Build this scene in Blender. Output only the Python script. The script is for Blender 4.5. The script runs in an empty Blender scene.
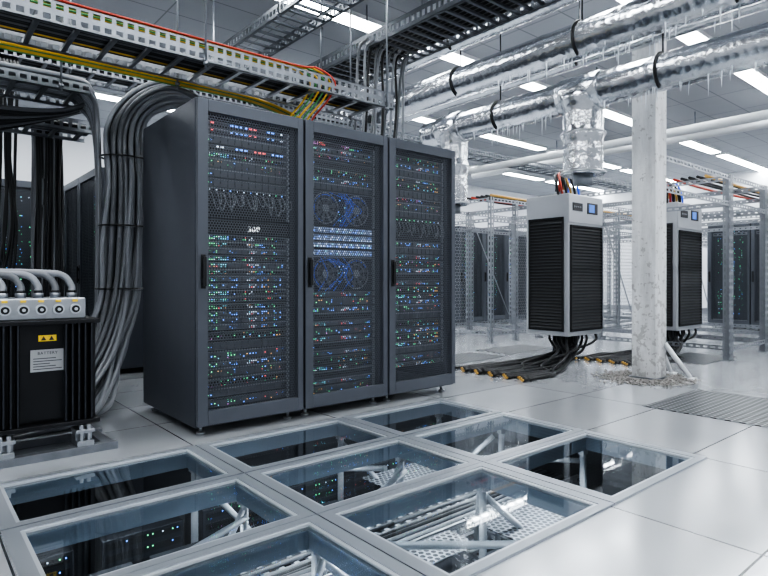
import bpy, math, random
from mathutils import Vector, Matrix
random.seed(7)
scene=bpy.context.scene
COL=scene.collection
R=random.random
U=random.uniform

# ---------------------------------------------------------------- materials
def M(n,op,a,b=None):
    nd=n.nodes.new('ShaderNodeMath'); nd.operation=op
    for i,v in enumerate((a,b)):
        if v is None: continue
        if isinstance(v,(int,float)): nd.inputs[i].default_value=v
        else: n.links.new(v,nd.inputs[i])
    return nd.outputs[0]
def base(name):
    m=bpy.data.materials.new(name); m.use_nodes=True; n=m.node_tree; n.nodes.clear()
    o=n.nodes.new('ShaderNodeOutputMaterial'); return m,n,o
def coords(n):
    c=n.nodes.new('ShaderNodeTexCoord'); s=n.nodes.new('ShaderNodeSeparateXYZ')
    n.links.new(c.outputs['Object'],s.inputs[0]); return c,s
def mixc(n,f,a,b):
    x=n.nodes.new('ShaderNodeMix'); x.data_type='RGBA'
    if isinstance(f,(int,float)): x.inputs[0].default_value=f
    else: n.links.new(f,x.inputs[0])
    for i,v in ((6,a),(7,b)):
        if isinstance(v,tuple): x.inputs[i].default_value=(v[0],v[1],v[2],1)
        else: n.links.new(v,x.inputs[i])
    return x.outputs[2]
def noise(n,c,scale,detail=4,out='Object'):
    t=n.nodes.new('ShaderNodeTexNoise'); t.inputs['Scale'].default_value=scale; t.inputs['Detail'].default_value=detail
    n.links.new(c.outputs[out],t.inputs['Vector']); return t.outputs['Fac']
def bumpn(n,h,strength,dist=.01):
    b=n.nodes.new('ShaderNodeBump'); b.inputs['Strength'].default_value=strength; b.inputs['Distance'].default_value=dist
    n.links.new(h,b.inputs['Height']); return b.outputs[0]
def mk(name,color,rough=.5,metal=0,var=.12,scale=6,bump=0,bscale=60,bdist=.01,emis=None,estr=0,coat=0):
    m,n,o=base(name); p=n.nodes.new('ShaderNodeBsdfPrincipled'); n.links.new(p.outputs[0],o.inputs[0])
    c,s=coords(n); f=noise(n,c,scale)
    lo=tuple(max(0,x*(1-var)) for x in color); hi=tuple(min(1,x*(1+var)) for x in color)
    n.links.new(mixc(n,f,lo,hi),p.inputs['Base Color'])
    n.links.new(M(n,'ADD',M(n,'MULTIPLY',f,.15),rough-.07),p.inputs['Roughness'])
    p.inputs['Metallic'].default_value=metal
    if coat: p.inputs['Coat Weight'].default_value=coat
    if bump: n.links.new(bumpn(n,noise(n,c,bscale),bump,bdist),p.inputs['Normal'])
    if emis: p.inputs['Emission Color'].default_value=(*emis,1); p.inputs['Emission Strength'].default_value=estr
    return m
def hexmask(n,a,b,pitch,rad):
    v=M(n,'DIVIDE',b,pitch*.866); row=M(n,'FLOOR',v)
    u=M(n,'ADD',M(n,'DIVIDE',a,pitch),M(n,'MULTIPLY',row,.5))
    fx=M(n,'SUBTRACT',M(n,'FRACT',u),.5); fy=M(n,'MULTIPLY',M(n,'SUBTRACT',M(n,'FRACT',v),.5),.866)
    d=M(n,'ADD',M(n,'MULTIPLY',fx,fx),M(n,'MULTIPLY',fy,fy))
    return M(n,'LESS_THAN',d,rad*rad)
def perf(name,color,pitch,rad,axes=(0,2),hole='transparent',rough=.4,metal=.6):
    m,n,o=base(name); c,s=coords(n); k=hexmask(n,s.outputs[axes[0]],s.outputs[axes[1]],pitch,rad)
    p=n.nodes.new('ShaderNodeBsdfPrincipled'); p.inputs['Roughness'].default_value=rough; p.inputs['Metallic'].default_value=metal
    if hole=='transparent':
        p.inputs['Base Color'].default_value=(*color,1)
        t=n.nodes.new('ShaderNodeBsdfTransparent'); x=n.nodes.new('ShaderNodeMixShader')
        n.links.new(k,x.inputs[0]); n.links.new(p.outputs[0],x.inputs[1]); n.links.new(t.outputs[0],x.inputs[2])
        n.links.new(x.outputs[0],o.inputs[0])
    else:
        n.links.new(mixc(n,k,color,(.015,.016,.02)),p.inputs['Base Color']); n.links.new(p.outputs[0],o.inputs[0])
    return m
def gridmat(name,color,line,px,x0,py,y0,w,rough,metal,var=.06,rv=.25,bump=.06):
    m,n,o=base(name); p=n.nodes.new('ShaderNodeBsdfPrincipled'); n.links.new(p.outputs[0],o.inputs[0]); c,s=coords(n)
    def ax(sock,per,off):
        f=M(n,'FRACT',M(n,'DIVIDE',M(n,'SUBTRACT',sock,off-per*50),per))
        d=M(n,'MULTIPLY',M(n,'MINIMUM',f,M(n,'SUBTRACT',1,f)),per)
        return M(n,'LESS_THAN',d,w)
    k=M(n,'MAXIMUM',ax(s.outputs[0],px,x0),ax(s.outputs[1],py,y0))
    cx=M(n,'FLOOR',M(n,'DIVIDE',M(n,'SUBTRACT',s.outputs[0],x0-px*50),px)); cy=M(n,'FLOOR',M(n,'DIVIDE',M(n,'SUBTRACT',s.outputs[1],y0-py*50),py))
    h=M(n,'FRACT',M(n,'MULTIPLY',M(n,'SINE',M(n,'ADD',M(n,'MULTIPLY',cx,12.98),M(n,'MULTIPLY',cy,78.23))),437.5))
    f=noise(n,c,1.3,6)
    mixf=M(n,'ADD',M(n,'MULTIPLY',f,.6),M(n,'MULTIPLY',h,.4))
    lo=tuple(x*(1-var) for x in color); hi=tuple(min(1,x*(1+var)) for x in color)
    cc=mixc(n,mixf,lo,hi)
    n.links.new(mixc(n,k,cc,line),p.inputs['Base Color'])
    n.links.new(M(n,'ADD',M(n,'MULTIPLY',noise(n,c,3.1,8),rv),rough-rv*.4),p.inputs['Roughness'])
    p.inputs['Metallic'].default_value=metal
    n.links.new(bumpn(n,noise(n,c,2.2,2),bump,.02),p.inputs['Normal'])
    return m
def foil():
    m,n,o=base('crinkled_foil'); p=n.nodes.new('ShaderNodeBsdfPrincipled'); n.links.new(p.outputs[0],o.inputs[0]); c,s=coords(n)
    p.inputs['Metallic'].default_value=1
    v=n.nodes.new('ShaderNodeTexVoronoi'); v.inputs['Scale'].default_value=17; n.links.new(c.outputs['Object'],v.inputs['Vector'])
    h=M(n,'ADD',v.outputs['Distance'],noise(n,c,8,4))
    n.links.new(bumpn(n,h,.5,.008),p.inputs['Normal'])
    n.links.new(mixc(n,noise(n,c,3),(.40,.42,.45),(.80,.82,.85)),p.inputs['Base Color'])
    p.inputs['Roughness'].default_value=.22
    return m
def glass(name,tint,rough=.02,ior=1.5):
    m,n,o=base(name); fr=n.nodes.new('ShaderNodeFresnel'); fr.inputs[0].default_value=ior
    t=n.nodes.new('ShaderNodeBsdfTransparent'); t.inputs[0].default_value=(*tint,1)
    g=n.nodes.new('ShaderNodeBsdfGlossy'); c,s=coords(n)
    n.links.new(M(n,'ADD',M(n,'MULTIPLY',noise(n,c,4,6),.02),rough),g.inputs['Roughness'])
    g.inputs[0].default_value=(.95,.98,1,1)
    x=n.nodes.new('ShaderNodeMixShader'); n.links.new(M(n,'MINIMUM',M(n,'MULTIPLY',fr.outputs[0],1.7),1),x.inputs[0])
    n.links.new(t.outputs[0],x.inputs[1]); n.links.new(g.outputs[0],x.inputs[2]); n.links.new(x.outputs[0],o.inputs[0])
    return m
def stained():
    m,n,o=base('column_concrete'); p=n.nodes.new('ShaderNodeBsdfPrincipled'); n.links.new(p.outputs[0],o.inputs[0]); c,s=coords(n)
    mp=n.nodes.new('ShaderNodeMapping'); mp.inputs['Scale'].default_value=(7,7,1.3); n.links.new(c.outputs['Object'],mp.inputs[0])
    t=n.nodes.new('ShaderNodeTexNoise'); t.inputs['Scale'].default_value=1; t.inputs['Detail'].default_value=8; t.inputs['Roughness'].default_value=.7; n.links.new(mp.outputs[0],t.inputs[0])
    low=M(n,'MULTIPLY',M(n,'MAXIMUM',M(n,'SUBTRACT',1.5,s.outputs[2]),0),.085)
    k=M(n,'GREATER_THAN',M(n,'ADD',noise(n,c,20,6),low),.64)
    f=M(n,'MINIMUM',M(n,'MAXIMUM',M(n,'MULTIPLY',M(n,'SUBTRACT',M(n,'ADD',t.outputs['Fac'],low),.43),3.2),0),1)
    a=mixc(n,f,(.70,.71,.72),(.44,.445,.45)); n.links.new(mixc(n,M(n,'MULTIPLY',k,.55),a,(.25,.24,.23)),p.inputs['Base Color'])
    p.inputs['Roughness'].default_value=.75; n.links.new(bumpn(n,noise(n,c,30,8),.4,.008),p.inputs['Normal']); return m

rack_dark=mk('rack_powdercoat',(.066,.074,.090),.42,.35,.1,3,.05,300)
door_dark=mk('rack_door_paint',(.11,.12,.14),.38,.4,.08,3)
black=mk('black_plastic',(.012,.013,.015),.45,0,.2)
blackm=mk('black_metal',(.020,.021,.024),.36,.4,.2)
charcoal=mk('charcoal_metal',(.045,.05,.06),.4,.5,.2)
louvm=mk('louvre_edge',(.075,.08,.09),.4,.4,.15)
srv_body=mk('server_body',(.07,.076,.088),.42,.3,.25,9)
srv_grey=mk('server_faceplate',(.23,.245,.27),.4,.3,.3,9)
srv_mid=mk('server_vent_face',(.11,.117,.13),.4,.3,.3,9)
srv_glow=mk('server_glow_face',(.36,.44,.60),.35,.4,.2,12,emis=(.35,.5,1),estr=.12)  # faint blue emission puts a glow into the drive faces
galv=mk('galvanised_steel',(.24,.255,.28),.38,.8,.3,14)
galvc=mk('galvanised_cage_steel',(.29,.305,.33),.38,.7,.2,10)
galvd=mk('galvanised_dark',(.10,.11,.125),.4,.8,.2,14)
steel=mk('brushed_steel',(.42,.44,.47),.32,.85,.2,20)
framem=mk('panel_frame_metal',(.40,.43,.47),.36,.65,.06,3)
trimm=mk('panel_inner_trim_metal',(.62,.66,.70),.35,.6,.05,3)
ledge=mk('panel_ledge_metal',(.34,.41,.49),.4,.45,.06,4)
subst=mk('subfloor_steel',(.46,.49,.53),.42,.45,.2,9)
white=mk('white_paint',(.70,.72,.74),.5,0,.05,2)
pipew=mk('pipe_grey_paint',(.46,.48,.50),.5,0,.05,2)
unitw=mk('unit_casing_paint',(.42,.435,.46),.35,.3,.06,2)
unitg=mk('unit_trim_paint',(.3,.315,.34),.4,.3,.06,2)
concrete=stained()
rubm=mk('rubble_concrete',(.27,.26,.25),.95,0,.4,30,.6,60)
patchm=mk('broken_floor_concrete',(.30,.295,.29),.95,0,.35,18,.8,40)
cabg=mk('grey_cable_jacket',(.235,.248,.272),.38,.05,.12,5)
cabg2=mk('dark_grey_cable_jacket',(.13,.138,.152),.4,.05,.12,5)
cabk=mk('black_cable_jacket',(.014,.015,.017),.38,0,.2,5)
caby=mk('yellow_cable_jacket',(.70,.44,.05),.4,0,.12,5)
cabr=mk('red_cable_jacket',(.42,.05,.03),.4,0,.12,5)
cabgr=mk('green_cable_jacket',(.09,.30,.11),.4,0,.12,5)
orange=mk('orange_connector',(.50,.30,.08),.45,0,.12,5)
cabb=mk('blue_cable_glow_jacket',(.05,.10,.5),.35,0,.12,5,emis=(.08,.2,1),estr=.3)  # blue light put into the jacket itself by slight emission
labelw=mk('label_grey',(.36,.37,.385),.5,0,.05)
labely=mk('label_yellow',(.75,.52,.03),.5,0,.05)
ink=mk('label_ink',(.03,.03,.035),.5,0,.05)
icem=mk('ice',(.80,.86,.92),.12,0,.04,9,.3,90)
foilm=foil()
wallm=mk('wall_paint',(.76,.78,.81),.6,0,.03,1)
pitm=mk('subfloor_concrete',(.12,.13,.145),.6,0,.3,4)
meshm=perf('perforated_door_steel',(.12,.13,.15),.0195,.365,(0,2))
perft=perf('perforated_tile_steel',(.27,.285,.30),.055,.38,(0,1),'dark')
perfs=perf('perforated_subfloor_sheet',(.36,.39,.43),.04,.38,(0,1),'dark',.45,.4)
cagem=perf('cage_wire_mesh',(.28,.295,.31),.07,.47,(0,2),'transparent',.4,.6)
floorm=gridmat('raised_floor_tiles',(.53,.55,.58),(.10,.11,.12),1.075,1.37,.68,2.08,.0045,.19,.5,.09,.14,.035)
ceilm=gridmat('ceiling_tiles',(.34,.355,.38),(.20,.21,.22),1.2,0,.6,.25,.009,.8,0,.06)
glassm=glass('walkover_glass',(.90,.96,.99))
lampm=mk('lamp_diffuser',(1,1,1),.5,0,0,emis=(.95,.98,1),estr=25)
LED={}
for k,c,e in (('green',(.15,1,.4),2.2),('blue',(.10,.30,1),3.4),('red',(1,.12,.12),2.2),('white',(.7,.82,1),2),('amber',(1,.55,.15),1.8),('cyan',(.2,.8,1),2.1),('pink',(.7,.25,.75),1.8)):
    LED[k]=mk('indicator_'+k,(.1,.1,.1),.4,0,0,emis=c,estr=e)
LK=['green','blue','red','white','amber','cyan','pink']
LM=[LED[k] for k in LK]
screenm=mk('display_screen',(.02,.03,.06),.2,0,.1,emis=(.12,.3,.9),estr=.7)
numm=mk('number_white_glow',(.3,.3,.3),.4,0,0,emis=(.9,.95,1),estr=2.0)  # numerals made to glow by white emission in their material

# ---------------------------------------------------------------- mesh builder
def cr(pts,k=6):
    P=[Vector(p) for p in pts]; out=[]
    P=[P[0]*2-P[1]]+P+[P[-1]*2-P[-2]]
    for i in range(1,len(P)-2):
        a,b,c,d=P[i-1],P[i],P[i+1],P[i+2]
        for j in range(k):
            t=j/k
            out.append(.5*((2*b)+(c-a)*t+(2*a-5*b+4*c-d)*t*t+(3*b-a-3*c+d)*t**3))
    out.append(P[-2]); return out
class MB:
    def __init__(s): s.v=[];s.f=[];s.m=[];s.sm=[]
    def face(s,idx,mi=0,sm=False): s.f.append(idx);s.m.append(mi);s.sm.append(sm)
    def quad(s,pts,mi=0):
        b=len(s.v); s.v+= [tuple(p) for p in pts]; s.face(tuple(range(b,b+len(pts))),mi)
    def box(s,x0,y0,z0,x1,y1,z1,mi=0):
        b=len(s.v)
        s.v+=[(x0,y0,z0),(x1,y0,z0),(x1,y1,z0),(x0,y1,z0),(x0,y0,z1),(x1,y0,z1),(x1,y1,z1),(x0,y1,z1)]
        for f in ((0,3,2,1),(4,5,6,7),(0,1,5,4),(1,2,6,5),(2,3,7,6),(3,0,4,7)): s.face(tuple(b+i for i in f),mi)
    def tube(s,pts,r,mi=0,n=8,caps=True,rs=None):
        pts=[Vector(p) for p in pts]; b=len(s.v)
        t0=(pts[1]-pts[0]).normalized(); up=Vector((0,0,1)) if abs(t0.z)<.9 else Vector((1,0,0))
        a=t0.cross(up).normalized()
        for i,p in enumerate(pts):
            t=(pts[min(i+1,len(pts)-1)]-pts[max(i-1,0)]).normalized()
            a=(a-t*a.dot(t)).normalized(); c=t.cross(a)
            rr=rs[i] if rs else r
            for j in range(n):
                an=2*math.pi*j/n; q=p+(a*math.cos(an)+c*math.sin(an))*rr; s.v.append(tuple(q))
        for i in range(len(pts)-1):
            for j in range(n):
                s.face((b+i*n+j,b+i*n+(j+1)%n,b+(i+1)*n+(j+1)%n,b+(i+1)*n+j),mi,True)
        if caps:
            s.face(tuple(b+j for j in reversed(range(n))),mi); e=b+(len(pts)-1)*n; s.face(tuple(e+j for j in range(n)),mi)
    def cyl(s,p0,p1,r,mi=0,n=14,r1=None): s.tube([p0,p1],r,mi,n,True,[r,r if r1 is None else r1])
    def ring(s,c,RR,r,axis='y',mi=0,n=24,a0=0,a1=2*math.pi):
        pts=[]
        for i in range(n+1):
            a=a0+(a1-a0)*i/n; x,z=RR*math.cos(a),RR*math.sin(a)
            pts.append((c[0]+x,c[1],c[2]+z) if axis=='y' else ((c[0],c[1]+x,c[2]+z) if axis=='x' else (c[0]+x,c[1]+z,c[2])))
        s.tube(pts,r,mi,6)
    def slotx(s,x0,x1,y0,y1,z0,z1,pitch=.1,slot=.065,band=.3,mi=0):
        h=z1-z0; s.box(x0,y0,z0,x1,y1,z0+h*band,mi); s.box(x0,y0,z1-h*band,x1,y1,z1,mi)
        x=x0
        while x<x1: s.box(x,y0,z0+h*band,min(x+pitch-slot,x1),y1,z1-h*band,mi); x+=pitch
    def sloty(s,x0,x1,y0,y1,z0,z1,pitch=.1,slot=.065,band=.3,mi=0):
        h=z1-z0; s.box(x0,y0,z0,x1,y1,z0+h*band,mi); s.box(x0,y0,z1-h*band,x1,y1,z1,mi)
        y=y0
        while y<y1: s.box(x0,y,z0+h*band,x1,min(y+pitch-slot,y1),z1-h*band,mi); y+=pitch
    def slotpost(s,x,y,z0,z1,w=.07,t=.004,pitch=.09,slot=.055,mi=0):
        b=w*.32
        for k in (0,1):
            def bx(a0,a1,zz0,zz1):
                if k==0: s.box(x+a0,y,zz0,x+a1,y+t,zz1,mi)
                else: s.box(x,y+a0,zz0,x+t,y+a1,zz1,mi)
            bx(0,b,z0,z1); bx(w-b,w,z0,z1); z=z0
            while z<z1: bx(b,w-b,z,min(z+pitch-slot,z1)); z+=pitch
    def mesh(s,name,mats):
        me=bpy.data.meshes.new(name); me.from_pydata(s.v,[],s.f)
        for m in mats: me.materials.append(m)
        me.polygons.foreach_set('material_index',s.m); me.polygons.foreach_set('use_smooth',s.sm); me.update(); return me
def txt(body,size,mat,name='lettering'):
    cu=bpy.data.curves.new('t','FONT'); cu.body=body; cu.size=size; cu.align_x='CENTER'; cu.extrude=.0008; cu.space_character=1.15
    ob=bpy.data.objects.new('t',cu); COL.objects.link(ob)
    dg=bpy.context.evaluated_depsgraph_get(); me=bpy.data.meshes.new_from_object(ob.evaluated_get(dg))
    me.transform(Matrix.Rotation(math.pi/2,4,'X')); me.materials.clear(); me.materials.append(mat); me.name=name
    bpy.data.objects.remove(ob); return me
class Proto:
    def __init__(s): s.p=[]
    def add(s,name,mb,mats,parent=None,loc=(0,0,0),label=None,bevel=0,kind=None):
        me=mb.mesh(name,mats) if isinstance(mb,MB) else mb
        s.p.append((name,me,parent,loc,label,bevel,kind)); return len(s.p)-1
    def place(s,name,label,cat,loc,rotz=0,group=None,skip=()):
        root=bpy.data.objects.new(name,None); root.empty_display_size=.1; COL.objects.link(root)
        root.location=loc; root.rotation_euler=(0,0,rotz); root['label']=label; root['category']=cat
        if group: root['group']=group
        obs=[]
        for nm,me,pa,lc,lb,bv,kd in s.p:
            if nm in skip: obs.append(None); continue
            o=bpy.data.objects.new(nm,me); COL.objects.link(o); o.location=lc
            o.parent=root if pa is None else obs[pa]
            if lb: o['label']=lb
            if kd: o['kind']=kd
            if bv:
                b=o.modifiers.new('bevel','BEVEL'); b.width=bv; b.segments=2; b.limit_method='ANGLE'; b.harden_normals=False
            obs.append(o)
        return root
def single(name,mb,mats,label=None,cat=None,loc=(0,0,0),group=None,kind=None,bevel=0):
    o=bpy.data.objects.new(name,mb.mesh(name,mats)); COL.objects.link(o); o.location=loc
    if label: o['label']=label
    if cat: o['category']=cat
    if group: o['group']=group
    if kind: o['kind']=kind
    if bevel:
        b=o.modifiers.new('bevel','BEVEL'); b.width=bevel; b.segments=2; b.limit_method='ANGLE'
    return o

# ---------------------------------------------------------------- room
XS=[-4,.35,1.32,1.42,2.42,2.52,3.47,19]; YS=[-4,1.34,2.05,2.11,2.73,2.80,3.39,13]
f=MB()
for i in range(7):
    for j in range(7):
        if i in (1,3,5) and j in (1,3,5): continue
        f.box(XS[i],YS[j],-.035,XS[i+1],YS[j+1],0,0)
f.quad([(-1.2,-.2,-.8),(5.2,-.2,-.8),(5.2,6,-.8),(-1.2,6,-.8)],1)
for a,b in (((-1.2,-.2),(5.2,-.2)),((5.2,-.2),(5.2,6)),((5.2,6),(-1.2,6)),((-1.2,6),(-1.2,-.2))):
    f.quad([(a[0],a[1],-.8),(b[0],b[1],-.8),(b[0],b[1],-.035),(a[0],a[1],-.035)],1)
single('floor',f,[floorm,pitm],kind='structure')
c=MB(); c.box(-4,-4,4.2,19,13,4.3); single('ceiling',c,[ceilm],kind='structure')
w=MB(); w.box(-4,13,0,19,13.15,4.2); single('wall_back',w,[wallm],kind='structure')
w=MB(); w.box(19,-4,0,19.15,13.15,4.2); single('wall_right',w,[wallm],kind='structure')
b=MB(); b.box(-4,12.97,0,18.97,13,.12); single('baseboard_back',b,[unitg],kind='structure')
b=MB(); b.box(18.97,-4,0,19,13,.12); single('baseboard_right',b,[unitg],kind='structure')

P=Proto(); m=MB(); m.box(-1.62,-.135,-.05,1.62,.135,0); P.add('housing',m,[white])
m=MB(); m.box(-1.6,-.115,-.058,1.6,.115,-.051); P.add('diffuser',m,[lampm])
for y in (-1.7,.7,3.1,5.55,8.1,10.6):
    for k in range(-1,5):
        P.place('ceiling_lamp','long white recessed fluorescent ceiling lamp, switched on','ceiling lamp',(3.0+3.6*k,y,4.2),group='fluorescent lamps in the ceiling')

# ---------------------------------------------------------------- glass floor panels
PX=[(.35,1.32),(1.42,2.42),(2.52,3.47)]; PY=[(1.34,2.05),(2.11,2.73),(2.80,3.39)]
for x0,x1 in PX:
    for y0,y1 in PY:
        W=x1-x0;D=y1-y0; P=Proto()
        e=.012; oy=.028; ox=.046
        for bx in ((-ox,-oy,W+ox,e),(-ox,D-e,W+ox,D+oy),(-ox,e,e,D-e),(W-e,e,W+ox,D-e)):
            m=MB(); m.box(bx[0],bx[1],0.001,bx[2],bx[3],.010); P.add('frame_bar',m,[framem])
        m=MB(); i0=e; i1=e+.016
        m.box(i0,i0,-.003,W-i0,i1,.006);m.box(i0,D-i1,-.003,W-i0,D-i0,.006);m.box(i0,i1,-.003,i1,D-i1,.006);m.box(W-i1,i1,-.003,W-i0,D-i1,.006)
        P.add('inner_trim',m,[trimm],label='brighter inner trim')
        m=MB(); q=.035
        for z0,z1,i0,i1 in ((-.03,-.015,.002,q),(-.10,-.03,.002,.022)):
            m.box(i0,i0,z0,W-i0,i1,z1);m.box(i0,D-i1,z0,W-i0,D-i0,z1);m.box(i0,i1,z0,i1,D-i1,z1);m.box(W-i1,i1,z0,W-i0,D-i1,z1)
        P.add('support_ledge',m,[ledge])
        m=MB(); m.quad([(.01,.01,-.004),(W-.01,.01,-.004),(W-.01,D-.01,-.004),(.01,D-.01,-.004)]); P.add('glass_pane',m,[glassm])
        P.place('glass_floor_panel','walk-over glass floor panel in a brushed metal frame','floor panel',(x0,y0,0),group='glass floor panels in front of the racks')
P=Proto(); m=MB(); m.cyl((0,0,-.8),(0,0,-.15),.022); P.add('post',m,[subst])
m=MB(); m.box(-.07,-.07,-.8,.07,.07,-.79); P.add('foot_plate',m,[subst])
m=MB(); m.box(-.03,-.02,-.15,.03,.02,-.035); P.add('head_plate',m,[subst])
for x in (.33,1.37,2.47,3.5):
    for y in (1.31,2.08,2.765,3.43):
        P.place('floor_pedestal','steel raised-floor pedestal under the glass','pedestal',(x,y,0),group='pedestals under the raised floor')
for (a,b_) in (((1.37,2.08,-.17),(1.95,2.30,-.72)),((2.47,2.765,-.17),(1.85,2.6,-.72)),((2.47,2.08,-.17),(3.05,1.9,-.72)),((3.5,2.08,-.17),(3.0,1.75,-.72)),
              ((.33,2.765,-.17),(.9,2.6,-.72)),((1.37,2.765,-.17),(.85,2.5,-.74)),((.4,2.08,-.17),(.9,2.3,-.72)),((1.37,2.03,-.17),(.9,1.8,-.74)),((3.5,2.765,-.17),(3.0,2.4,-.72)),
              ((1.37,3.43,-.17),(1.8,3.1,-.74)),((2.47,3.43,-.17),(2.9,3.1,-.74)),((2.47,2.1,-.17),(2.9,2.5,-.74)),((1.4,1.34,-.17),(1.9,1.7,-.74)),((2.45,1.34,-.17),(2.0,1.75,-.74)),((3.45,2.8,-.17),(3.0,3.2,-.74)),
              ((1.37,2.1,-.12),(2.45,2.7,-.2)),((2.47,2.75,-.12),(3.5,2.1,-.2)),((.36,2.1,-.12),(1.35,2.7,-.2)),((1.37,2.05,-.12),(2.45,1.4,-.2)),((1.35,2.78,-.12),(.4,3.38,-.2)),((1.42,3.38,-.14),(2.4,2.82,-.2))):
    m=MB(); A=Vector(a);B=Vector(b_)
    m.tube([A,B],.019,0,4); single('diagonal_strut',m,[subst],'light steel diagonal strut bracing the raised floor','strut',group='struts under the raised floor')
def tray_mb(kind,L,Wd,z1=.1):
    m=MB(); pt=.068; sl=.042
    if kind=='x':
        for y0_,y1_ in ((0,.006),(Wd-.006,Wd)):
            if z1>=.12: m.slotx(0,L,y0_,y1_,0,z1/2,pt,sl,.25); m.slotx(0,L,y0_,y1_,z1/2,z1,pt,sl,.25)
            else: m.slotx(0,L,y0_,y1_,0,z1,pt,sl)
        m.box(0,0,0,L,.03,.004); m.box(0,Wd-.03,0,L,Wd,.004); m.box(0,0,z1-.004,L,.02,z1); m.box(0,Wd-.02,z1-.004,L,Wd,z1)
        r=MB(); r.box(0,.006,.01,.03,Wd-.006,.03)
    else:
        m.sloty(0,.006,0,L,0,z1,pt,sl); m.sloty(Wd-.006,Wd,0,L,0,z1,pt,sl); m.box(0,0,0,.03,L,.004); m.box(Wd-.03,0,0,Wd,L,.004); m.box(0,0,z1-.004,.02,L,z1); m.box(Wd-.02,0,z1-.004,Wd,L,z1)
        r=MB(); r.box(.006,0,.01,Wd-.006,.03,.03)
    return m,r
def tray(kind,L,Wd,loc,z1=.1,rung=.25,mat=None,label='galvanised slotted cable tray',**kw):
    P=Proto(); a,b=tray_mb(kind,L,Wd,z1); P.add('side_rails',a,[mat or galv]); me=b.mesh('rung',[mat or galv]); k=.1
    while k<L-.03: P.add('rung',me,None,loc=(k,0,0) if kind=='x' else (0,k,0)); k+=rung
    P.place('cable_tray',label,'cable tray',loc,group=kw.get('group'))
tray('x',4.2,.5,(-.3,1.5,-.62),.07,.06,mat=subst,label='ladder cable tray under the glass floor')
tray('x',4.2,.4,(-.3,2.35,-.52),.07,.09,mat=subst,label='ladder cable tray under the glass floor')
tray('y',3.3,.35,(2.7,.8,-.75),.07,.09,mat=subst,label='ladder cable tray crossing under the glass floor')
tray('y',2.6,.3,(.95,1.2,-.70),.07,.09,mat=subst,label='ladder cable tray crossing under the glass floor')
for x,y,wx,wy,z in ((1.45,2.1,1.0,.22,-.45),(2.55,1.9,.95,.4,-.4),(2.6,2.95,.8,.4,-.45)):
    m=MB(); m.box(0,0,0,wx,wy,.006); single('perforated_sheet',m,[perfs],'perforated steel sheet lying in the subfloor','steel sheet',(x,y,z),group='perforated sheets under the glass')
def cable(pts,r,mat,label,cat='cable',group=None,k=6,n=8,name='cable'):
    m=MB(); m.tube(cr(pts,k),r,0,n); return single(name,m,[mat],label,cat,group=group)
for i in range(8):
    y=2.40+.035*i
    cable([(-.3,y,-.46),(1,y+U(-.03,.03),-.45),(2.2,y+U(-.03,.03),-.46),(3.8,y,-.46)],.013,[cabk,cabg,cabg2,cabk][i%4],'data cable lying in the tray under the floor',group='cables under the floor',k=4,n=6)
for i in range(7):
    y=2.95+.07*i
    cable([(-.3,y,-.74),(1,y+U(-.06,.06),-.76),(2.2,y+U(-.05,.05),-.75),(3.8,y,-.74)],.02,cabk,'thick black cable lying under the glass floor',group='cables under the floor',k=4,n=6)
P=Proto(); m=MB(); m.box(0,0,0,.46,.3,.36); P.add('case',m,[charcoal],bevel=.006)
m=MB()
for i in range(5): m.box(.02,-.002,.02+.07*i,.44,0,.06+.07*i,0)
P.add('front_slots',m,[black],kind='stuff')
m=MB()
for i in range(5):
    for j_ in range(14): 
        if R()<.3: m.quad([(.04+.029*j_,-.004,.045+.07*i),(.048+.029*j_,-.004,.045+.07*i),(.048+.029*j_,-.004,.053+.07*i),(.04+.029*j_,-.004,.053+.07*i)],random.choice([0,0,0,1,1,5,3]))
P.add('indicator_lights',m,LM,kind='stuff')
for x,y in ((.25,3.45),(.85,3.45),(1.45,3.5),(2.05,3.5),(2.65,3.5),(.45,2.82),(1.0,2.82),(1.75,2.82)): P.place('junction_unit','dark equipment box with small lights under the floor','equipment box',(x,y,-.8),group='equipment boxes under the floor')
for x in (.85,1.9,3.0):  # unseen fill lights, added to brighten the space under the glass
    for y in (2.08,2.765,1.36,3.37):
        ld=bpy.data.lights.new('subfloor_fill','AREA'); ld.shape='RECTANGLE'; ld.size=.6; ld.size_y=.04; ld.energy=5.5; ld.color=(.92,.96,1)
        lo=bpy.data.objects.new('subfloor_fill',ld); COL.objects.link(lo); lo.location=(x,y,-.10)

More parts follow.
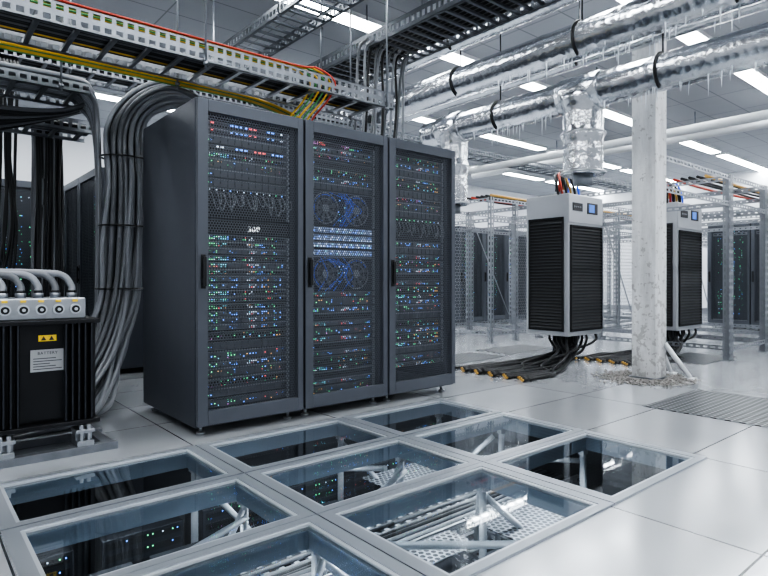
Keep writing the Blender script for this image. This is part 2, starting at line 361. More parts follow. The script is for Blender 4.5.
# ---------------------------------------------------------------- server units
SW=.66
def led(m,x,z,w,h,ci,y=-.003): m.quad([(x,y,z),(x+w,y,z),(x+w,y,z+h),(x,y,z+h)],ci)
def chassis(h,style):
    m=MB(); m.box(0,0,.001,SW,.6,h-.001,0)
    m.box(0,-.014,.002,.020,0,h-.002,1); m.box(SW-.020,-.014,.002,SW,0,h-.002,1)
    m.box(.02,-.004,h-.008,SW-.02,0,h-.001,1)
    if style=='vents':
        x=.03
        while x<SW-.05: m.box(x,-.001,h*.2,x+.018,0,h*.75,2); x+=.026
    if style=='bays':
        x=.03
        while x<SW-.06: m.box(x,-.006,.006,x+.046,0,h-.010,3); x+=.052
    return m
CM=[srv_body,srv_grey,black,srv_mid]
protos={}
def make(kind,v):
    if (kind,v) in protos: return protos[(kind,v)]
    random.seed(sum(map(ord,kind))*13+v)
    P=Proto(); L=MB()
    H={'switch':.044,'dense':.044,'sparse':.066,'loops':.2,'fans':.27,'storage':.055,'blank':.06,'pink':.044}[kind]
    if kind=='switch':
        P.add('chassis',chassis(H,''),CM)
        p=MB()
        for i in range(16): p.box(.06+i*.035,-.004,.006,.06+i*.035+.026,0,.024)
        P.add('port_row',p,[black],kind='stuff')
        for i in range(16):
            if R()<.8: led(L,.064+i*.035,.025,.020,.010,(2 if (i//4)%2==0 else 1) if R()<.8 else 3,-.005)
    elif kind in('dense','pink'):
        P.add('chassis',chassis(H,'vents' if v%2 else 'bays'),CM)
        colmap=[0,5,1,0,3,1,0,1] if kind=='dense' else [6,2,6,1,6,0,1,6]
        skip=[(3,),(2,3,7),(3,6),(5,)][v]
        for i in range(36):
            g=i*2//9
            if g in skip: continue
            x=.035+i*.0162
            for rz in (.010,.023):
                if R()<(.7 if g in (0,1,4,5) else .34): led(L,x,rz,.0056,.006,colmap[g] if R()<.6 else random.choice([0,1,5,4,3,1,2]),-.008)
    elif kind=='sparse':
        P.add('chassis',chassis(H,'bays' if v%2 else 'vents'),CM)
        for i in range(24): led(L,.04+.0235*random.randint(0,24),random.choice([.014,.028,.043]),.007,.0065,random.choice([0,0,0,5,1,1,4,4,2,6]),-.009)
    elif kind=='loops':
        P.add('chassis',chassis(H,''),[black,srv_grey,black,srv_mid])
        c1=MB()
        for i in range(14):
            x=.05+i*.042; w_=U(.03,.11); c1.tube(cr([(x,-.005,.165+U(-.01,.01)),(x+.01,-.03,.15),(x+w_*.5,-.04,.03+U(0,.07)),(x+w_,-.03,.10),(x+w_+.004,-.005,.165)],5),.0036,0,6)
        P.add('patch_cord',c1,[cabg],kind='stuff')
        for i in range(12): led(L,.05+i*.05,.18,.009,.007,random.choice([3,3,0,1]))
    elif kind=='fans':
        P.add('chassis',chassis(H,''),[charcoal,srv_grey,black,srv_mid])
        for cx in (.17,.47):
            r=MB(); r.ring((cx,-.012,H/2),.118,.005,'y',0,28); r.ring((cx,-.014,H/2),.075,.0025,'y',0,24); r.ring((cx,-.017,H/2),.105,.0025,'y',1,24,.5,4.4)
            for k in range(9):
                a=2*math.pi*k/9
                r.quad([(cx+.03*math.cos(a),-.006,H/2+.03*math.sin(a)),(cx+.108*math.cos(a+.15),-.012,H/2+.108*math.sin(a+.15)),(cx+.108*math.cos(a+.5),-.004,H/2+.108*math.sin(a+.5)),(cx+.03*math.cos(a+.6),-.004,H/2+.03*math.sin(a+.6))],2)
            r.cyl((cx,-.004,H/2),(cx,-.018,H/2),.032,3)
            P.add('fan',r,[srv_grey,cabb,srv_mid,srv_grey],kind='stuff')
        c1=MB()
        for k in range(6):
            x=U(.1,.4); w_=U(.08,.2); c1.tube(cr([(x,-.01,.0),(x+w_*.3,-.03,.06),(x+w_*U(.6,1),-.038,.12+U(-.03,.03)),(x+w_*U(.3,.9),-.035,.2),(x+w_*U(-.3,.3),-.01,H-.01)],6),.0024,0,5)
        P.add('patch_cord',c1,[cabb],kind='stuff')
        for i in range(14): led(L,U(.28,.36),U(.03,.22),.006,.006,random.choice([1,3,5]),-.03)
    elif kind=='storage':
        P.add('chassis',chassis(H,''),CM); p=MB()
        for i in range(10): p.box(.03+i*.061,-.008,.006,.03+i*.061+.055,0,H-.010)
        P.add('drive_bay',p,[srv_glow],kind='stuff')
        for i in range(10):
            for k in range(3):
                if R()<.9: led(L,.035+i*.061+k*.016,.012+(k%2)*.018,.009,.009,random.choice([1,1,3,3,5,3]),-.01)
    else:
        P.add('chassis',chassis(H,'bays' if v%2 else 'vents'),CM)
        led(L,.04,.02,.008,.008,0,-.008); led(L,.06,.02,.008,.008,1,-.008)
    P.add('indicator_lights',L,LM,kind='stuff')
    P.H=H; protos[(kind,v)]=P; return P
LB={'fans':'unit with two round fans and blue cords','loops':'black patch panel with looped cords','switch':'slim network switch with red and blue lights',
 'dense':'slim server with rows of coloured lights','pink':'slim server with pink and green lights','sparse':'rack server with scattered lights','storage':'bright drive shelf with blue lights','blank':'plain dark rack server'}
def fill(rx,ry,top,seq,desc):
    z=top
    for s in seq:
        kind,v=s if isinstance(s,tuple) else (s,random.randint(0,3))
        st=random.getstate(); P=make(kind,v); random.setstate(st)
        z-=P.H
        if z<.13: break
        P.place({'fans':'fan_unit','loops':'patch_panel','switch':'network_switch'}.get(kind,'server_unit'),LB[kind]+desc,'server',(rx+.07,ry+.07,z),group='equipment mounted'+desc)
        z-=.003
# ---------------------------------------------------------------- rack
def rack_proto(simple=False):
    P=Proto(); W=.8;D=1.04;H=2.2; m=MB()
    m.box(0,0,.06,.022,D,H);m.box(W-.022,0,.06,W,D,H);m.box(.022,0,H-.03,W-.022,D,H);m.box(.022,0,.06,W-.022,D,.10);m.box(.022,D-.02,.10,W-.022,D,H-.03)
    m.box(.022,.06,.1,.062,.10,H-.03);m.box(W-.062,.06,.1,W-.022,.10,H-.03)
    P.add('body',m,[rack_dark],bevel=.004)
    m=MB(); y0,y1=-.034,-.003; L=.075
    m.box(.004,y0,.075,L,y1,H-.004);m.box(W-.05,y0,.075,W-.004,y1,H-.004);m.box(L,y0,H-.085,W-.05,y1,H-.004);m.box(L,y0,.075,W-.05,y1,.17)
    d=P.add('door',m,[door_dark],bevel=.003)
    m=MB(); m.quad([(L,-.015,.17),(W-.05,-.015,.17),(W-.05,-.015,H-.085),(L,-.015,H-.085)]); P.add('perforated_mesh',m,[meshm],parent=d)
    m=MB(); m.box(.028,-.064,.98,.052,-.05,1.17);m.box(.03,-.05,1.0,.05,-.034,1.03);m.box(.03,-.05,1.12,.05,-.034,1.15);m.box(.024,-.04,.965,.056,-.034,1.185)
    P.add('door_handle',m,[black],parent=d,bevel=.003,label='black swing handle')
    for x in (.07,W-.07):
        for y in (.08,D-.08):
            m=MB(); m.cyl((x,y,0),(x,y,.012),.03); m.cyl((x,y,.012),(x,y,.06),.012); P.add('foot',m,[steel])
    if simple:
        m=MB(); m.box(.07,.1,.12,W-.07,.8,H-.1); P.add('equipment_stack',m,[charcoal])
        m=MB(); random.seed(5)
        for i in range(140): led(m,random.choice([.15,.2,.3,.4,.45,.55,.6])+U(0,.03),.3+.045*random.randint(0,38),.010,.010,random.choice([0,0,0,1,3,5]),.096)
        P.add('indicator_lights',m,LM,kind='stuff')
    return P
RX=[1.444,2.254,3.064]; RY=3.608
RP=rack_proto()
for i,x in enumerate(RX):
    RP.place('server_rack','tall charcoal server rack with perforated mesh door and glowing equipment','server rack',(x,RY,0),group='main row of server racks')
random.seed(11)
fill(RX[0],RY,2.09,[('switch',0),('switch',0),'blank',('switch',1),'dense','sparse','blank','blank',('loops',0)],' in the first rack')
fill(RX[0],RY,1.33,['dense']*14+['sparse','blank','sparse','dense','sparse','sparse','blank','sparse'],' in the first rack')
fill(RX[1],RY,2.09,['pink','dense','pink','blank','sparse',('dense',0),'blank',('fans',0),('storage',0),('storage',1),('storage',2),('storage',3),('fans',1)]+['dense','sparse','dense','blank']*6,' in the middle rack')
fill(RX[2],RY,2.09,['sparse','dense','blank','dense','sparse','blank','pink','sparse','blank',('loops',1),'dense','blank','dense','sparse','dense','blank','dense','sparse','dense','dense','sparse','blank','sparse','dense','sparse','dense','blank','sparse','dense'],' in the end rack')
P=Proto(); m=MB(); m.box(0,0,0,SW,.05,.085); P.add('plate',m,[black])
P.add('lettering',txt('300',.058,numm),None,loc=(.38,-.003,.018),label='white number 300')
P.place('number_panel','black blanking panel with the white number 300','panel',(RX[0]+.07,RY+.07,1.338))

RS=rack_proto(True)
for x,y,rz in [(1.585,7.3,-math.pi/2),(1.585,8.11,-math.pi/2),(1.585,8.92,-math.pi/2),(.62,8.0,0),(-.19,8.0,0)]+[(9.4+.81*i,8.6,0) for i in range(5)]+[(13.2,4.9-.81*i,-math.pi/2) for i in range(3)]:
    RS.place('server_rack','black server rack with mesh door standing further back','server rack',(x,y,0),rz,group='server racks at the back of the hall')

# ---------------------------------------------------------------- overhead trays
tray('x',5.1,.5,(-1.7,3.9,2.56),.14,.22,label='long galvanised slotted cable tray hanging above the racks')
tray('y',9,.6,(3.5,-2,3.3),.14,.12,mat=galvd,label='dark slotted cable tray hanging crosswise under the ceiling')
tray('y',9,.45,(4.35,-2,3.78),.12,.15,mat=galvd,label='upper dark cable tray under the ceiling')
tray('y',9,.45,(2.75,-2,3.55),.12,.15,mat=galvd,label='dark cable tray crossing above the racks')
tray('x',3.2,.4,(-1.9,5.5,2.30),.11,.2,label='lower slotted cable tray beside the hanging cables')
tray('x',3.0,.5,(-1.9,4.8,2.44),.08,.2,label='cable tray carrying the thick grey cables')
tray('x',12,.4,(3.8,6.6,3.2),.1,.25,mat=galvd,label='slotted cable tray hanging under the ceiling')
tray('x',7,.4,(-1.9,6.0,3.0),.12,.2,mat=galv,label='high slotted cable tray with black cables')
for x,y,z in [(1.63,3.88,2.5),(1.63,4.42,2.5),(3.3,3.88,2.5),(3.3,4.42,2.5),(-.2,3.88,2.5),(-.2,4.42,2.5),(.3,5.92,2.28),(.3,5.48,2.28),(3.48,2.5,3.25),(4.12,2.5,3.25),(3.48,5.2,3.25),(4.12,5.2,3.25),(.9,4.78,2.42),(-.6,4.78,2.42),(5,6.58,3.18),(5,7.02,3.18),(4.33,2.5,3.75),(4.33,4.5,3.75),(1.2,5.98,2.95),(2.6,5.98,2.95),(2.73,4.8,3.5),(3.22,4.8,3.5)]:
    P=Proto(); m=MB(); m.cyl((0,0,0),(0,0,4.2-z),.008,n=8); P.add('rod',m,[galv]); m=MB(); m.cyl((0,0,.03),(0,0,.05),.018,n=6); P.add('nut',m,[galv])
    P.place('threaded_rod','thin threaded steel rod hanging a cable tray','rod',(x,y,z),group='tray hanger rods')
cols=[cabr,caby,cabgr,caby,cabgr,caby]
nm={cabr:'red',caby:'yellow',cabgr:'green',cabk:'black',cabg2:'dark grey',cabg:'grey'}
for i,cm in enumerate(cols):
    y=3.94+.028*i; e=.03*i
    cable([(-1.7,y,2.73),(0,y+U(-.01,.01),2.72),(1.2,y+U(-.01,.01),2.73),(2.35-e,y,2.73),(2.6-e,y-.01,2.75),(2.75-e,y-.04,2.66),(2.72-e,y+.02,2.52),(2.62-e,y+.1,2.36),(2.6-e,y+.15,2.205)],.0085,cm,nm[cm]+' cable running along the tray and dropping to the racks',group='coloured cables on the main tray')
for i in range(9):
    y=4.08+.03*i; cm=[cabk,cabg2,cabk,cabk,cabg2,cabk,cabk,caby,cabk][i]
    cable([(-1.7,y,2.625),(0,y+.01,2.625),(1.6,y-.01,2.625),(3.3,y,2.625)],.015,cm,nm[cm]+' cable lying in the overhead tray',group='cables lying in the main tray')
for i in range(5):
    y=4.43+.028*i
    cable([(-1.7,y,2.55),(0,y,2.56),(1.6,y,2.57),(2.4,y,2.55),(2.9,y,2.4),(3.0,y,2.205)],.012,[caby,cabgr,caby,caby,cabgr][i],['yellow','green','yellow','yellow','green'][i]+' cable running beside the overhead tray',group='coloured cables on the main tray')
for i in range(8):
    x=3.58+.06*i
    cable([(x,-1.9,3.36),(x+.01,1,3.36),(x,4,3.36),(x,6.9,3.36)],.02,cabk,'black cable lying in the crosswise tray',group='cables in the crosswise tray',k=3)
for i in range(11):
    x=3.42+.06*i
    cable([(x,4.3,3.34),(x+U(-.02,.02),4.42,3.25),(x+U(-.03,.03),4.46,2.8),(x+U(-.03,.03),4.5,2.21)],.014,[cabg2,cabg,cabk][i%3],'cable dropping from the crosswise tray behind the rack',group='cables dropping behind the end rack',k=5)
NB=30
for q in range(NB):
    rr=.155*math.sqrt((q+.5)/NB); th=q*2.39996; ox=rr*math.cos(th); oy=rr*math.sin(th)*.8
    j=lambda s=.016:U(-s,s)
    top=[(1.98+ox*.6,4.42+oy,2.205),(1.90+ox*.6,4.48+oy*.8,2.36+.3*rr),(1.66+ox*.4,4.64+oy*.7,2.50-ox*.6+.1*rr),(1.47+ox*.7,4.81+oy,2.43-ox*.4)]
    sw=U(-.12,.10)
    cable(top+[(1.37+ox,4.90+oy,2.22),(1.375+ox+j(),4.90+oy,1.8),(1.36+ox+j(.02),4.90+oy,1.3),(1.32+ox+j(.025),4.88+oy,.85),(1.19+ox*1.3+j(.04),4.84+oy,.46),(.99+ox*1.9+sw*.5,4.72+oy,.19),(.72+ox*2.6+sw,4.52+oy*2,.05),(.35+ox*2+sw,4.42+oy*2.5,.03)],.0195,cabg if q%4 else cabg2,
          'thick grey power cable running from rack top to floor','cable','thick grey cables beside the rack')
for q in range(15):
    a=q%8; b=q//8; y=4.84+.055*a; z=2.495+.045*b
    cable([(-1.7,y,z),(.2,y+U(-.01,.01),z),(.95,y,z+.01),(1.12,y+.04,z-.04),(1.19+.01*a,y+.12,2.25),(1.20+.012*a,y+.12,1.4),(1.18+.012*a,y+.12,.03)],.02,cabg if q%3 else cabg2,'thick grey cable leaving the tray and dropping down','cable',group='grey cables behind the bundle')
for zt,xc in ((2.0,1.375),(1.45,1.365),(.95,1.335)):
    m=MB(); m.tube([(.178*math.cos(t_*math.pi/12),.146*math.sin(t_*math.pi/12),0) for t_ in range(25)],.007,0,6); single('cable_tie',m,[cabk],'black tie strapped around the grey cables','cable tie',(xc,4.90,zt),group='ties on the cable bundle')
for i in range(9):
    y=4.75+.1*i
    cable([(1.2,y+.1,.3),(1.0,y,.08),(.7,y-.1,.03+.01*(i%3)),(.2,y-.25,.05),(-.6,y-.3,.03)],.02,[cabg2,cabk,cabg][i%3],'thick cable lying on the floor behind the transformer',group='cables on the floor by the wall')
for i in range(24):
    x=.90+.02*(i%12); y=5.96+.04*(i//12)
    cable([(x-.3,5.7,2.42),(x-.08,5.8,2.46),(x,y,2.36),(x+U(-.02,.02),y,1.8),(x+U(-.02,.02),y,1.2),(x+U(-.03,.03),y,.4),(x,y,.02)],.013,cabk if i%4 else cabg2,'black cable hanging from the lower tray to the floor',group='black cables hanging beside the tray')
for i in range(10):
    x=.56+.025*i; y=6.1
    cable([(x,6.15,3.02),(x,6.0,2.9),(x+U(-.03,.03),y,2.2),(x+U(-.03,.03),y,1.5),(x-.1*R(),y,.8),(x,y,.02)],.013,cabk,'black cable hanging from above in a loose group',group='black cables hanging beside the tray')
for i in range(8):
    y=5.54+.04*i
    cable([(-1.9,y,2.40),(-.5,y+U(-.02,.02),2.38+U(0,.04)),(.5,y,2.36),(1.3,y,2.36)],.018,[cabk,cabg2,cabk,cabg][i%4],'cable lying in the lower tray',group='cables in the lower tray',k=4)
for i in range(8):
    y=6.04+.04*i
    cable([(-1.9,y,3.06),(1,y,3.06),(3,y+U(-.02,.02),3.06),(5,y,3.06)],.018,[cabk,cabg2][i%2],'cable lying in the high tray',group='cables in the high tray',k=3)
for i in range(8):
    y=5.1+.05*i
    cable([(-1.8,y,2.40),(-.6,y,2.34-.01*i),(.3,y,2.30-.02*i),(.9,y-.03,2.34),(1.2,y,2.48)],.016,cabk if i%3 else cabg2,'black cable slung below the cable trays',group='slung cables below the trays',k=5)

# ---------------------------------------------------------------- transformer
P=Proto(); TW=.80;TD=.42
m=MB(); m.box(0,.05,.175,TW,TD,.78); P.add('housing',m,[blackm],bevel=.006)
k=.012
fm=MB(); fm.box(0,-.018,.2,.008,.05,.765); fme=fm.mesh('cooling_fin',[charcoal])
while k<TW-.02:
    if not(.39<k<.62): P.add('cooling_fin',fme,None,loc=(k,0,0))
    k+=.034
for z0_,z1_ in ((.765,.79),(.17,.195)):
    m=MB(); m.box(-.01,-.022,z0_,TW+.01,TD+.01,z1_); P.add('rim',m,[blackm],bevel=.004)
m=MB(); m.box(.02,.04,.79,.745,.34,.915); P.add('terminal_block',m,[steel],bevel=.008)
for i in range(8):
    x=.07+.088*i; m=MB(); m.cyl((x,.04,.85),(x,.022,.85),.030,0,18); m.cyl((x,.022,.85),(x,.014,.85),.021,1,18); m.cyl((x,.014,.85),(x,.006,.85),.009,0,12); P.add('terminal',m,[trimm,black],kind='stuff')
    m=MB(); m.box(x-.014,.033,.892,x+.014,.041,.906); P.add('tag',m,[labely],label='small yellow tag')
for i in range(8):
    x=.07+.088*i; m=MB(); m.cyl((x,.13,.915),(x,.13,.945),.028,0,14); m.cyl((x,.13,.945),(x,.13,.96),.023,1,14); P.add('hose_collar',m,[galv,black])
m=MB(); m.box(.40,.03,.21,.635,.05,.765); P.add('cover_panel',m,[blackm],bevel=.003)
m=MB(); m.box(.455,.022,.495,.622,.0295,.62); lp=P.add('name_plate',m,[labelw],label='grey rating plate with dark text')
m=MB()
for i in range(5): m.box(.468,.0205,.508+i*.015,.612-.03*(i%3),.0218,.512+i*.015)
P.add('printed_lines',m,[ink],parent=lp,kind='stuff'); P.add('lettering',txt('BATTERY',.022,ink),None,parent=lp,loc=(.54,.0205,.593))
m=MB(); m.box(.495,.022,.668,.585,.0295,.702); wp=P.add('warning_label',m,[labely],label='yellow label with two warning triangles')
for cx in (.52,.56):
    m=MB(); m.quad([(cx-.014,.0208,.673),(cx+.014,.0208,.673),(cx,.0208,.698)],0); P.add('warning_triangle',m,[ink],parent=wp)
m=MB(); m.box(-.5,-.06,0,.9,-.0,.045); P.add('base_rail',m,[galv],bevel=.002)
m=MB(); m.box(-.5,.3,0,.9,.36,.045); P.add('base_rail',m,[galv],bevel=.002)
m=MB(); m.box(.82,0,0,.88,.3,.04); P.add('base_rail',m,[galv],bevel=.002)
for x in (.02,.28,.68):
    m=MB(); m.box(x,-.05,.045,x+.09,.02,.075); m.cyl((x+.025,-.03,.075),(x+.025,-.03,.165),.012,0,10); m.cyl((x+.065,-.03,.075),(x+.065,-.03,.165),.012,0,10); m.box(x-.005,-.045,.12,x+.095,.1,.14);m.box(x,-.0,.045,x+.09,.1,.12); P.add('mounting_foot',m,[steel],bevel=.002)
P.place('transformer','black finned transformer with steel terminal block on a rail base','transformer',(.1,3.75,0))
for i in range(8):
    x=.17+.088*i; y=3.88
    cable([(x,y,.95),(x,y+.01,.985),(x-.04,y+.03,1.025+.003*i),(x-.14,y+.06,1.035+.004*i),(x-.5,y+.10+.02*i,1.02+.006*i),(-.9,4.1+.03*i,1.0)],.020,cabg if i%2 else cabg2,'thick grey hose curving out of the transformer terminal',name='hose',cat='hose',group='hoses on the transformer',n=12)

# ---------------------------------------------------------------- cooling units
P=Proto(); W=.8;D=.62;z0=.31;z1=2.09
m=MB(); m.box(0,0,z0,W,D,z1); P.add('casing',m,[unitw],bevel=.012)
m=MB(); m.box(.0,-.012,z1-.36,W,-.001,z1-.01); P.add('head_panel',m,[unitw],bevel=.006)
def louv(m,horizontal_axis,a0,a1,off,zz0,zz1):
    z=zz0+.01
    while z<zz1-.03:
        if horizontal_axis=='x': m.quad([(a0,off-.020,z),(a1,off-.020,z),(a1,off-.002,z+.03),(a0,off-.002,z+.03)]); m.quad([(a0,off-.020,z),(a1,off-.020,z),(a1,off-.020,z+.009),(a0,off-.020,z+.009)],1)
        else: m.quad([(off-.020,a0,z),(off-.020,a1,z),(off-.002,a1,z+.03),(off-.002,a0,z+.03)]); m.quad([(off-.020,a0,z),(off-.020,a1,z),(off-.020,a1,z+.009),(off-.020,a0,z+.009)],1)
        z+=.040
m=MB(); m.box(.05,-.004,z0+.07,W-.03,-.0005,z1-.39,0); louv(m,'x',.06,W-.04,-.002,z0+.08,z1-.4)
for bx in ((.04,z0+.06,W-.02,z0+.08),(.04,z1-.41,W-.02,z1-.39),(.04,z0+.06,.06,z1-.39),(W-.04,z0+.06,W-.02,z1-.39)): m.box(bx[0],-.022,bx[1],bx[2],-.001,bx[3],0)
P.add('front_grille',m,[black,louvm],kind='stuff')
m=MB(); m.box(-.004,.07,z0+.07,-.0005,D-.06,z1-.30,0); louv(m,'y',.08,D-.07,-.002,z0+.08,z1-.31)
for a,zz0,bb,zz1 in ((.06,z0+.06,D-.05,z0+.08),(.06,z1-.31,D-.05,z1-.29),(.06,z0+.06,.08,z1-.29),(D-.07,z0+.06,D-.05,z1-.29)): m.box(-.022,a,zz0,-.001,bb,zz1,0)
P.add('side_grille',m,[black,louvm],kind='stuff')
m=MB(); m.box(.08,-.02,z1-.21,.30,-.013,z1-.11); d=P.add('control_panel',m,[ink])
for i in range(4):
    m=MB(); m.cyl((.11+.045*i,-.021,z1-.16),(.11+.045*i,-.026,z1-.16),.011,0,8); P.add('button',m,[srv_grey],parent=d)
m=MB(); m.box(.42,-.02,z1-.23,.66,-.013,z1-.09); d=P.add('display_unit',m,[ink]); m=MB(); m.box(.45,-.023,z1-.21,.58,-.0205,z1-.11); P.add('display',m,[screenm],parent=d,label='small blue display')
m=MB(); m.box(.12,.1,z1,.68,.52,z1+.03); P.add('top_plate',m,[unitg])
for x in (.3,.52):
    m=MB(); m.cyl((x,.3,z1+.03),(x,.3,z1+.09),.07); P.add('top_collar',m,[unitg])
m=MB(); m.box(.3,.2,0,.5,.42,z0); P.add('pedestal',m,[blackm])
U2=(8.15,3.42)
P.place('cooling_unit','light grey cooling unit with black louvred grilles and blue display','cooling unit',(6.29,3.94,0),group='cooling units')
P.place('cooling_unit','light grey cooling unit with black louvres beside the column','cooling unit',(U2[0],U2[1],0),group='cooling units')
random.seed(21)
for (ux,uy,tx,ty,sp) in ((6.29,3.94,4.72,3.45,.065),(U2[0],U2[1],6.55,3.15,.055)):
    for i in range(16):
        sx=ux+.06+.045*i; sy=uy+.06+.09*(i%5); ey=ty+sp*i
        q=U(.25,.75)
        if i%3==0: mid=[(sx-.10-.5*R(),(sy*2+ey)/3-.1,.14),(tx+q+.45,(sy+ey*2)/3,.03)]
        else: mid=[(sx-.10-.1*R(),(sy*2+ey)/3,.07),(sx-.35-.3*R(),(sy+ey*2)/3,.022)]
        cable([(sx,sy,.315),(sx-.01,sy-.01,.22)]+mid+[(tx+q+.2,ey+U(-.05,.05),.02),(tx+.08+.06*(i%3),ey,.02)],.017,cabk,'black cable curving from the cooling unit onto the floor',group='cables under the cooling unit')
        m=MB(); m.cyl((0,0,0),(-.09,0,0),.019,1,10); m.cyl((-.09,0,0),(-.115,0,0),.013,0,8)
        single('cable_connector',m,[orange,black],'black plug with orange tip lying on the floor','connector',(tx+.08+.06*(i%3),ey,.022),group='plugs on the floor')
for ux,uy in ((6.29,3.94),U2):
    for i in range(8):
        a=.035*i; y=uy+.3-.02*(i%3); x=ux+.20+a; h=2.16; zt=.13+.02*(i%4)
        cable([(x,y,h),(x-.02,y-.02,h+zt*.8),(x-.12,y-.08,h+zt+.06),(x-.27+.02*i,y-.16,h+zt),(x-.30+.03*i,y-.20,h+.02),(x-.20+.03*i,y-.16,2.09)],.015,[cabk,cabr,cabk,cabk,orange,cabk,cabk,cabb][i],'cable looping over the top of the cooling unit',group='cables on top of the cooling unit')

# ---------------------------------------------------------------- foil pipes
random.seed(31)
def foilpipe(x,z,r,ya,yb,nic,drops=(),name='insulated_pipe',label=''):
    P=Proto(); m=MB(); pts=[];rs=[];y=ya
    while y<=yb: pts.append((0,y-ya,0)); rs.append(r*(1+U(-.009,.009)) if (y-ya)%.9>.05 else r*1.035); y+=.045
    m.tube(pts,r,0,32,True,rs); P.add('pipe_wrap',m,[foilm])
    for y,zb,rr in drops:
        m=MB(); n=int((z-zb)/.05)
        def prof(i):
            h=i/n; k_=1+U(-.02,.02)
            if .46<h<.54: k_*=1.12
            if h>.8: k_*=1.0+.22*(h-.8)/.2
            return rr*k_
        m.tube([(0,y-ya,zb-z+i*.05) for i in range(n+1)],rr,0,32,True,[prof(i) for i in range(n+1)]); P.add('drop_pipe',m,[foilm])
        m=MB(); m.tube([(0,y-ya-rr*1.2,0),(0,y-ya-rr*1.1,0),(0,y-ya+rr*1.1,0),(0,y-ya+rr*1.2,0)],r,0,32,True,[r*1.04,r*1.14,r*1.14,r*1.04]); P.add('saddle_collar',m,[foilm])
        for q in (zb-z+.02,zb-z+(z-zb)*.5):
            m=MB(); m.ring((0,y-ya,q),rr*1.1,.012,'z',0,28); P.add('clamp_band',m,[steel])
        m=MB(); m.cyl((0,y-ya,zb-z),(0,y-ya,zb-z-.10),rr*.5); P.add('drop_stub',m,[galv])
    for i in range(nic):
        m=MB(); L=random.choice([.04,.06,.08,.1,.12,.15,.2])*U(.7,1.1); yy=U(.2,min(yb-ya,4.4)); dx=U(-.6,.2)*r
        zt=-math.sqrt(r*r-dx*dx)*.97; m.tube([(dx,yy,zt),(dx,yy,zt-L*.5),(dx,yy,zt-L)],.01,0,6,True,[.007,.004,.0008]); P.add('icicle',m,[icem])
    P.place(name,label,'pipe',(x,ya,z))
foilpipe(5.3,2.91,.165,.3,5.4,65,((3.15,2.08,.195),(4.93,1.95,.165)),label='thick foil-wrapped pipe with icicles and two drop pipes')
foilpipe(4.95,3.30,.17,-.3,8.6,38,label='thick foil-wrapped pipe with icicles hanging under the ceiling')
foilpipe(4.62,3.62,.10,-.3,8.6,0,label='slender foil-wrapped pipe under the ceiling')
foilpipe(5.65,3.46,.12,-.3,8.6,20,label='foil-wrapped pipe with icicles under the ceiling')
for x,z,r,ys in ((5.3,2.91,.165,(1.25,2.35,4.2)),(4.95,3.30,.17,(1.6,2.95,4.5)),(4.62,3.62,.10,(2.4,4.3)),(5.65,3.46,.12,(1.0,3.4))):
    for y in ys:
        P=Proto(); m=MB(); m.tube([(r*1.06*math.cos(a),0,r*1.06*math.sin(a)) for a in [.25*math.pi+i*math.pi*1.1/18 for i in range(19)]],.013,0,6); P.add('hook',m,[cabk])
        m=MB(); z_=r*1.06; m.cyl((0,0,z_),(0,0,4.2-z),.008,0,8); P.add('hanger_rod',m,[blackm])
        P.place('pipe_hanger','black hook and rod holding the foil-wrapped pipe','pipe hanger',(x,y,z),group='pipe hangers')
m=MB(); m.tube([(0,-2,0),(0,10,0)],.06,0,16); single('ceiling_pipe',m,[pipew],'plain pale pipe running under the ceiling','pipe',(7.95,0,3.0))
m=MB(); m.tube([(0,-2,0),(0,10,0)],.09,0,16); single('ceiling_pipe',m,[pipew],'plain pale duct running under the ceiling','pipe',(11.5,0,3.75))
for x,z,r in ((7.95,3.0,.06),(11.5,3.75,.09)):
    for y in (1.5,4.5,7.5):
        m=MB(); m.cyl((0,0,0),(0,0,4.2-z-r),.01,0,8); single('hanger_rod',m,[galv],'thin steel rod holding the pale pipe','rod',(x,y,z+r),group='pale pipe rods')

# ---------------------------------------------------------------- column
P=Proto(); m=MB(); m.box(-.125,-.125,0,.125,.125,4.2); P.add('shaft',m,[concrete],bevel=.008)
m=MB(); m.box(-.15,-.15,0,.15,.15,.02); P.add('base_plate',m,[galv])
for x,y,dx,dy in ((.125,-.05,.27,0),(.08,-.125,.12,-.2)):
    m=MB(); m.tube([(x,y,.36),(x+dx,y+dy,.02)],.026,0,4); m.box(x+dx-.05,y+dy-.05,0,x+dx+.05,y+dy+.05,.02); P.add('brace',m,[white],label='white angled brace')
P.place('support_column','weathered white concrete column with braced foot','column',(5.95,2.78,0))
m=MB(); random.seed(3)
pp=[]
for i in range(26):
    a=2*math.pi*i/26; rr=.40*U(.75,1.15); pp.append((rr*math.cos(a)*1.1-.05,rr*math.sin(a)*1.1,.002))
m.quad(pp,1)
for i in range(1000):
    a=U(0,6.28); rr=.16+abs(random.gauss(0,.11)); x=rr*math.cos(a)*1.3-.06;y=rr*math.sin(a)*1.2; s=U(.004,.014)*(1.5-min(rr*1.5,1)); 
    b0=len(m.v); q=[(x+s*U(.7,1.3)*dx,y+s*U(.7,1.3)*dy,0 if dz<0 else s*U(.6,1.6)) for dz in (-1,1) for dx,dy in ((-1,-1),(1,-1),(1,1),(-1,1))]
    m.v+=q
    for fc in ((0,3,2,1),(4,5,6,7),(0,1,5,4),(1,2,6,5),(2,3,7,6),(3,0,4,7)): m.face(tuple(b0+t for t in fc))
single('rubble',m,[rubm,patchm],'grey crumbled concrete scattered around the column foot','rubble',(5.95,2.78,.001),kind='stuff')

for x,y,wx,wy in ((4.56,1.30,1.07,.88),(5.0,4.72,1.07,.6),(6.3,4.85,1.07,.6),(7.3,2.76,1.07,.6)):
    m=MB(); m.box(0,0,.001,wx,wy,.006); single('perforated_floor_tile',m,[perft],'perforated metal ventilation tile set in the floor','floor tile',(x,y,0),group='perforated floor tiles')

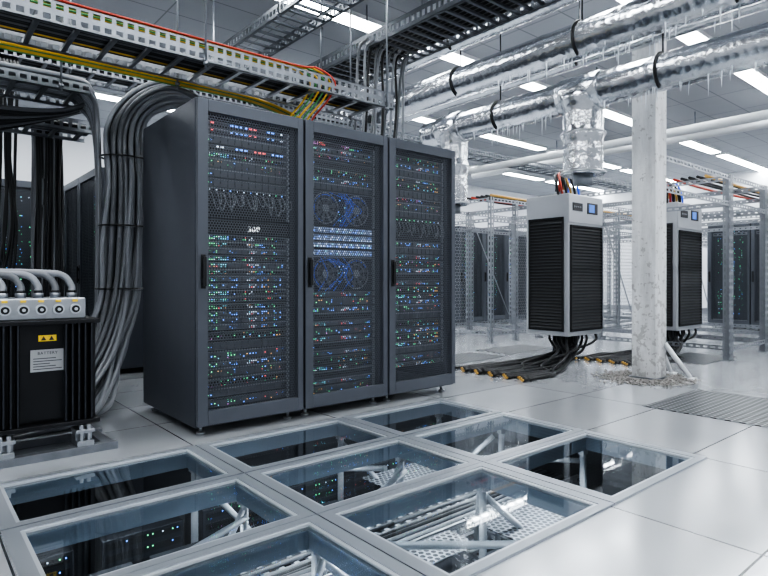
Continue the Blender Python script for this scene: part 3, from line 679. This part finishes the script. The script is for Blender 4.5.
# ---------------------------------------------------------------- cages
def cage(x,y,w,d,h,label,flat=False,diag=True,mesh=False):
    P=Proto()
    for px,py in ([(w,0)] if flat else [(0,0),(w,0),(0,d),(w,d)]+([(w/2,0)] if mesh else [])):
        m=MB(); m.slotpost(px-.03,py-.03,0,h); m.box(px-.06,py-.06,0,px+.06,py+.06,.008); P.add('post',m,[galvc])
    for z in ((h-.07,h-.4) if flat else (h-.07,h-.4,.12)):
        m=MB(); m.slotx(.03,w-.03,-.028,-.022,z,z+.06,.09,.055); P.add('rail',m,[galvc])
        if not flat:
            m=MB(); m.slotx(.03,w-.03,d-.028,d-.022,z,z+.06,.09,.055); P.add('rail',m,[galvc])
            for xx in (-.028,w-.028): m=MB(); m.sloty(xx,xx+.006,.03,d-.03,z,z+.06,.09,.055); P.add('rail',m,[galvc])
    if mesh:
        m=MB(); m.quad([(.03,d,.15),(w-.03,d,.15),(w-.03,d,h-.08),(.03,d,h-.08)]); P.add('wire_mesh',m,[cagem])
        for q in (.5,): m=MB(); m.box(w*q-.02,d-.02,.1,w*q+.02,d,h-.05); P.add('mullion',m,[galvc])
    if diag:
        m=MB(); m.tube([(0,d if not flat else 0,h-.1),(w,d if not flat else 0,.15)],.014,0,4); P.add('brace',m,[galvc])
    P.place('cage_frame',label,'cage frame',(x,y,0),group='slotted steel cage frames')
cage(6.08,2.72,1.84,0,2.34,'slotted galvanised steel cage rail fixed to the column',True,False)
for i in range(4): cage(8.0+1.35*i,2.72,1.27,2.5,2.34,'slotted galvanised steel cage around the equipment',diag=i%2==1,mesh=i>0)
for i in range(5): cage(7.2+1.35*i,5.9,1.27,1.6,2.34,'slotted galvanised steel cage frame standing in the hall',diag=i%2==1,mesh=i%2==0)
for i in range(4): cage(9.4+1.35*i,.9,1.27,1.6,2.34,'slotted galvanised steel cage frame near the wall',diag=i%2==1,mesh=i>1)
for i in range(3): cage(14.4+1.35*i,5.2,1.27,1.6,2.34,'slotted galvanised steel cage frame at the far wall',diag=True,mesh=False)
for i in range(6):
    y=5.9+.1*i
    cable([(7.2,y,2.37),(9,y+U(-.05,.05),2.37),(11,y+U(-.05,.05),2.37),(13.8,y,2.37)],.02,[orange,cabk,cabk,cabk,cabr,cabk][i],'cable lying on top of the cage frames',group='cables on the cages',k=4)
for i in range(5):
    y=3.0+.1*i
    cable([(8.0,y,2.37),(9.5,y+U(-.05,.05),2.37),(11,y+U(-.05,.05),2.37),(13.1,y,2.37)],.02,[orange,cabk,cabk,cabk,cabr][i],'cable lying on top of the cage frames',group='cables on the cages',k=4)

# ---------------------------------------------------------------- light, world, camera
wd=bpy.data.worlds.new('hall_fill'); scene.world=wd; wd.use_nodes=True  # added soft fill, entering where the walls behind the camera are left out
bg=wd.node_tree.nodes['Background']; bg.inputs[0].default_value=(.88,.93,1,1); bg.inputs[1].default_value=.5
cam=bpy.data.cameras.new('camera'); co=bpy.data.objects.new('camera',cam); COL.objects.link(co)
cam.sensor_width=36; cam.lens=36*572/768; cam.shift_y=-9/768; cam.clip_end=100
co.location=(0,0,1.026); yaw=math.atan2(.765,.644)
co.rotation_euler=(math.pi/2,0,yaw-math.pi/2)
scene.camera=co
scene.view_settings.view_transform='AgX'
scene.view_settings.look='AgX - High Contrast'
scene.view_settings.exposure=.2
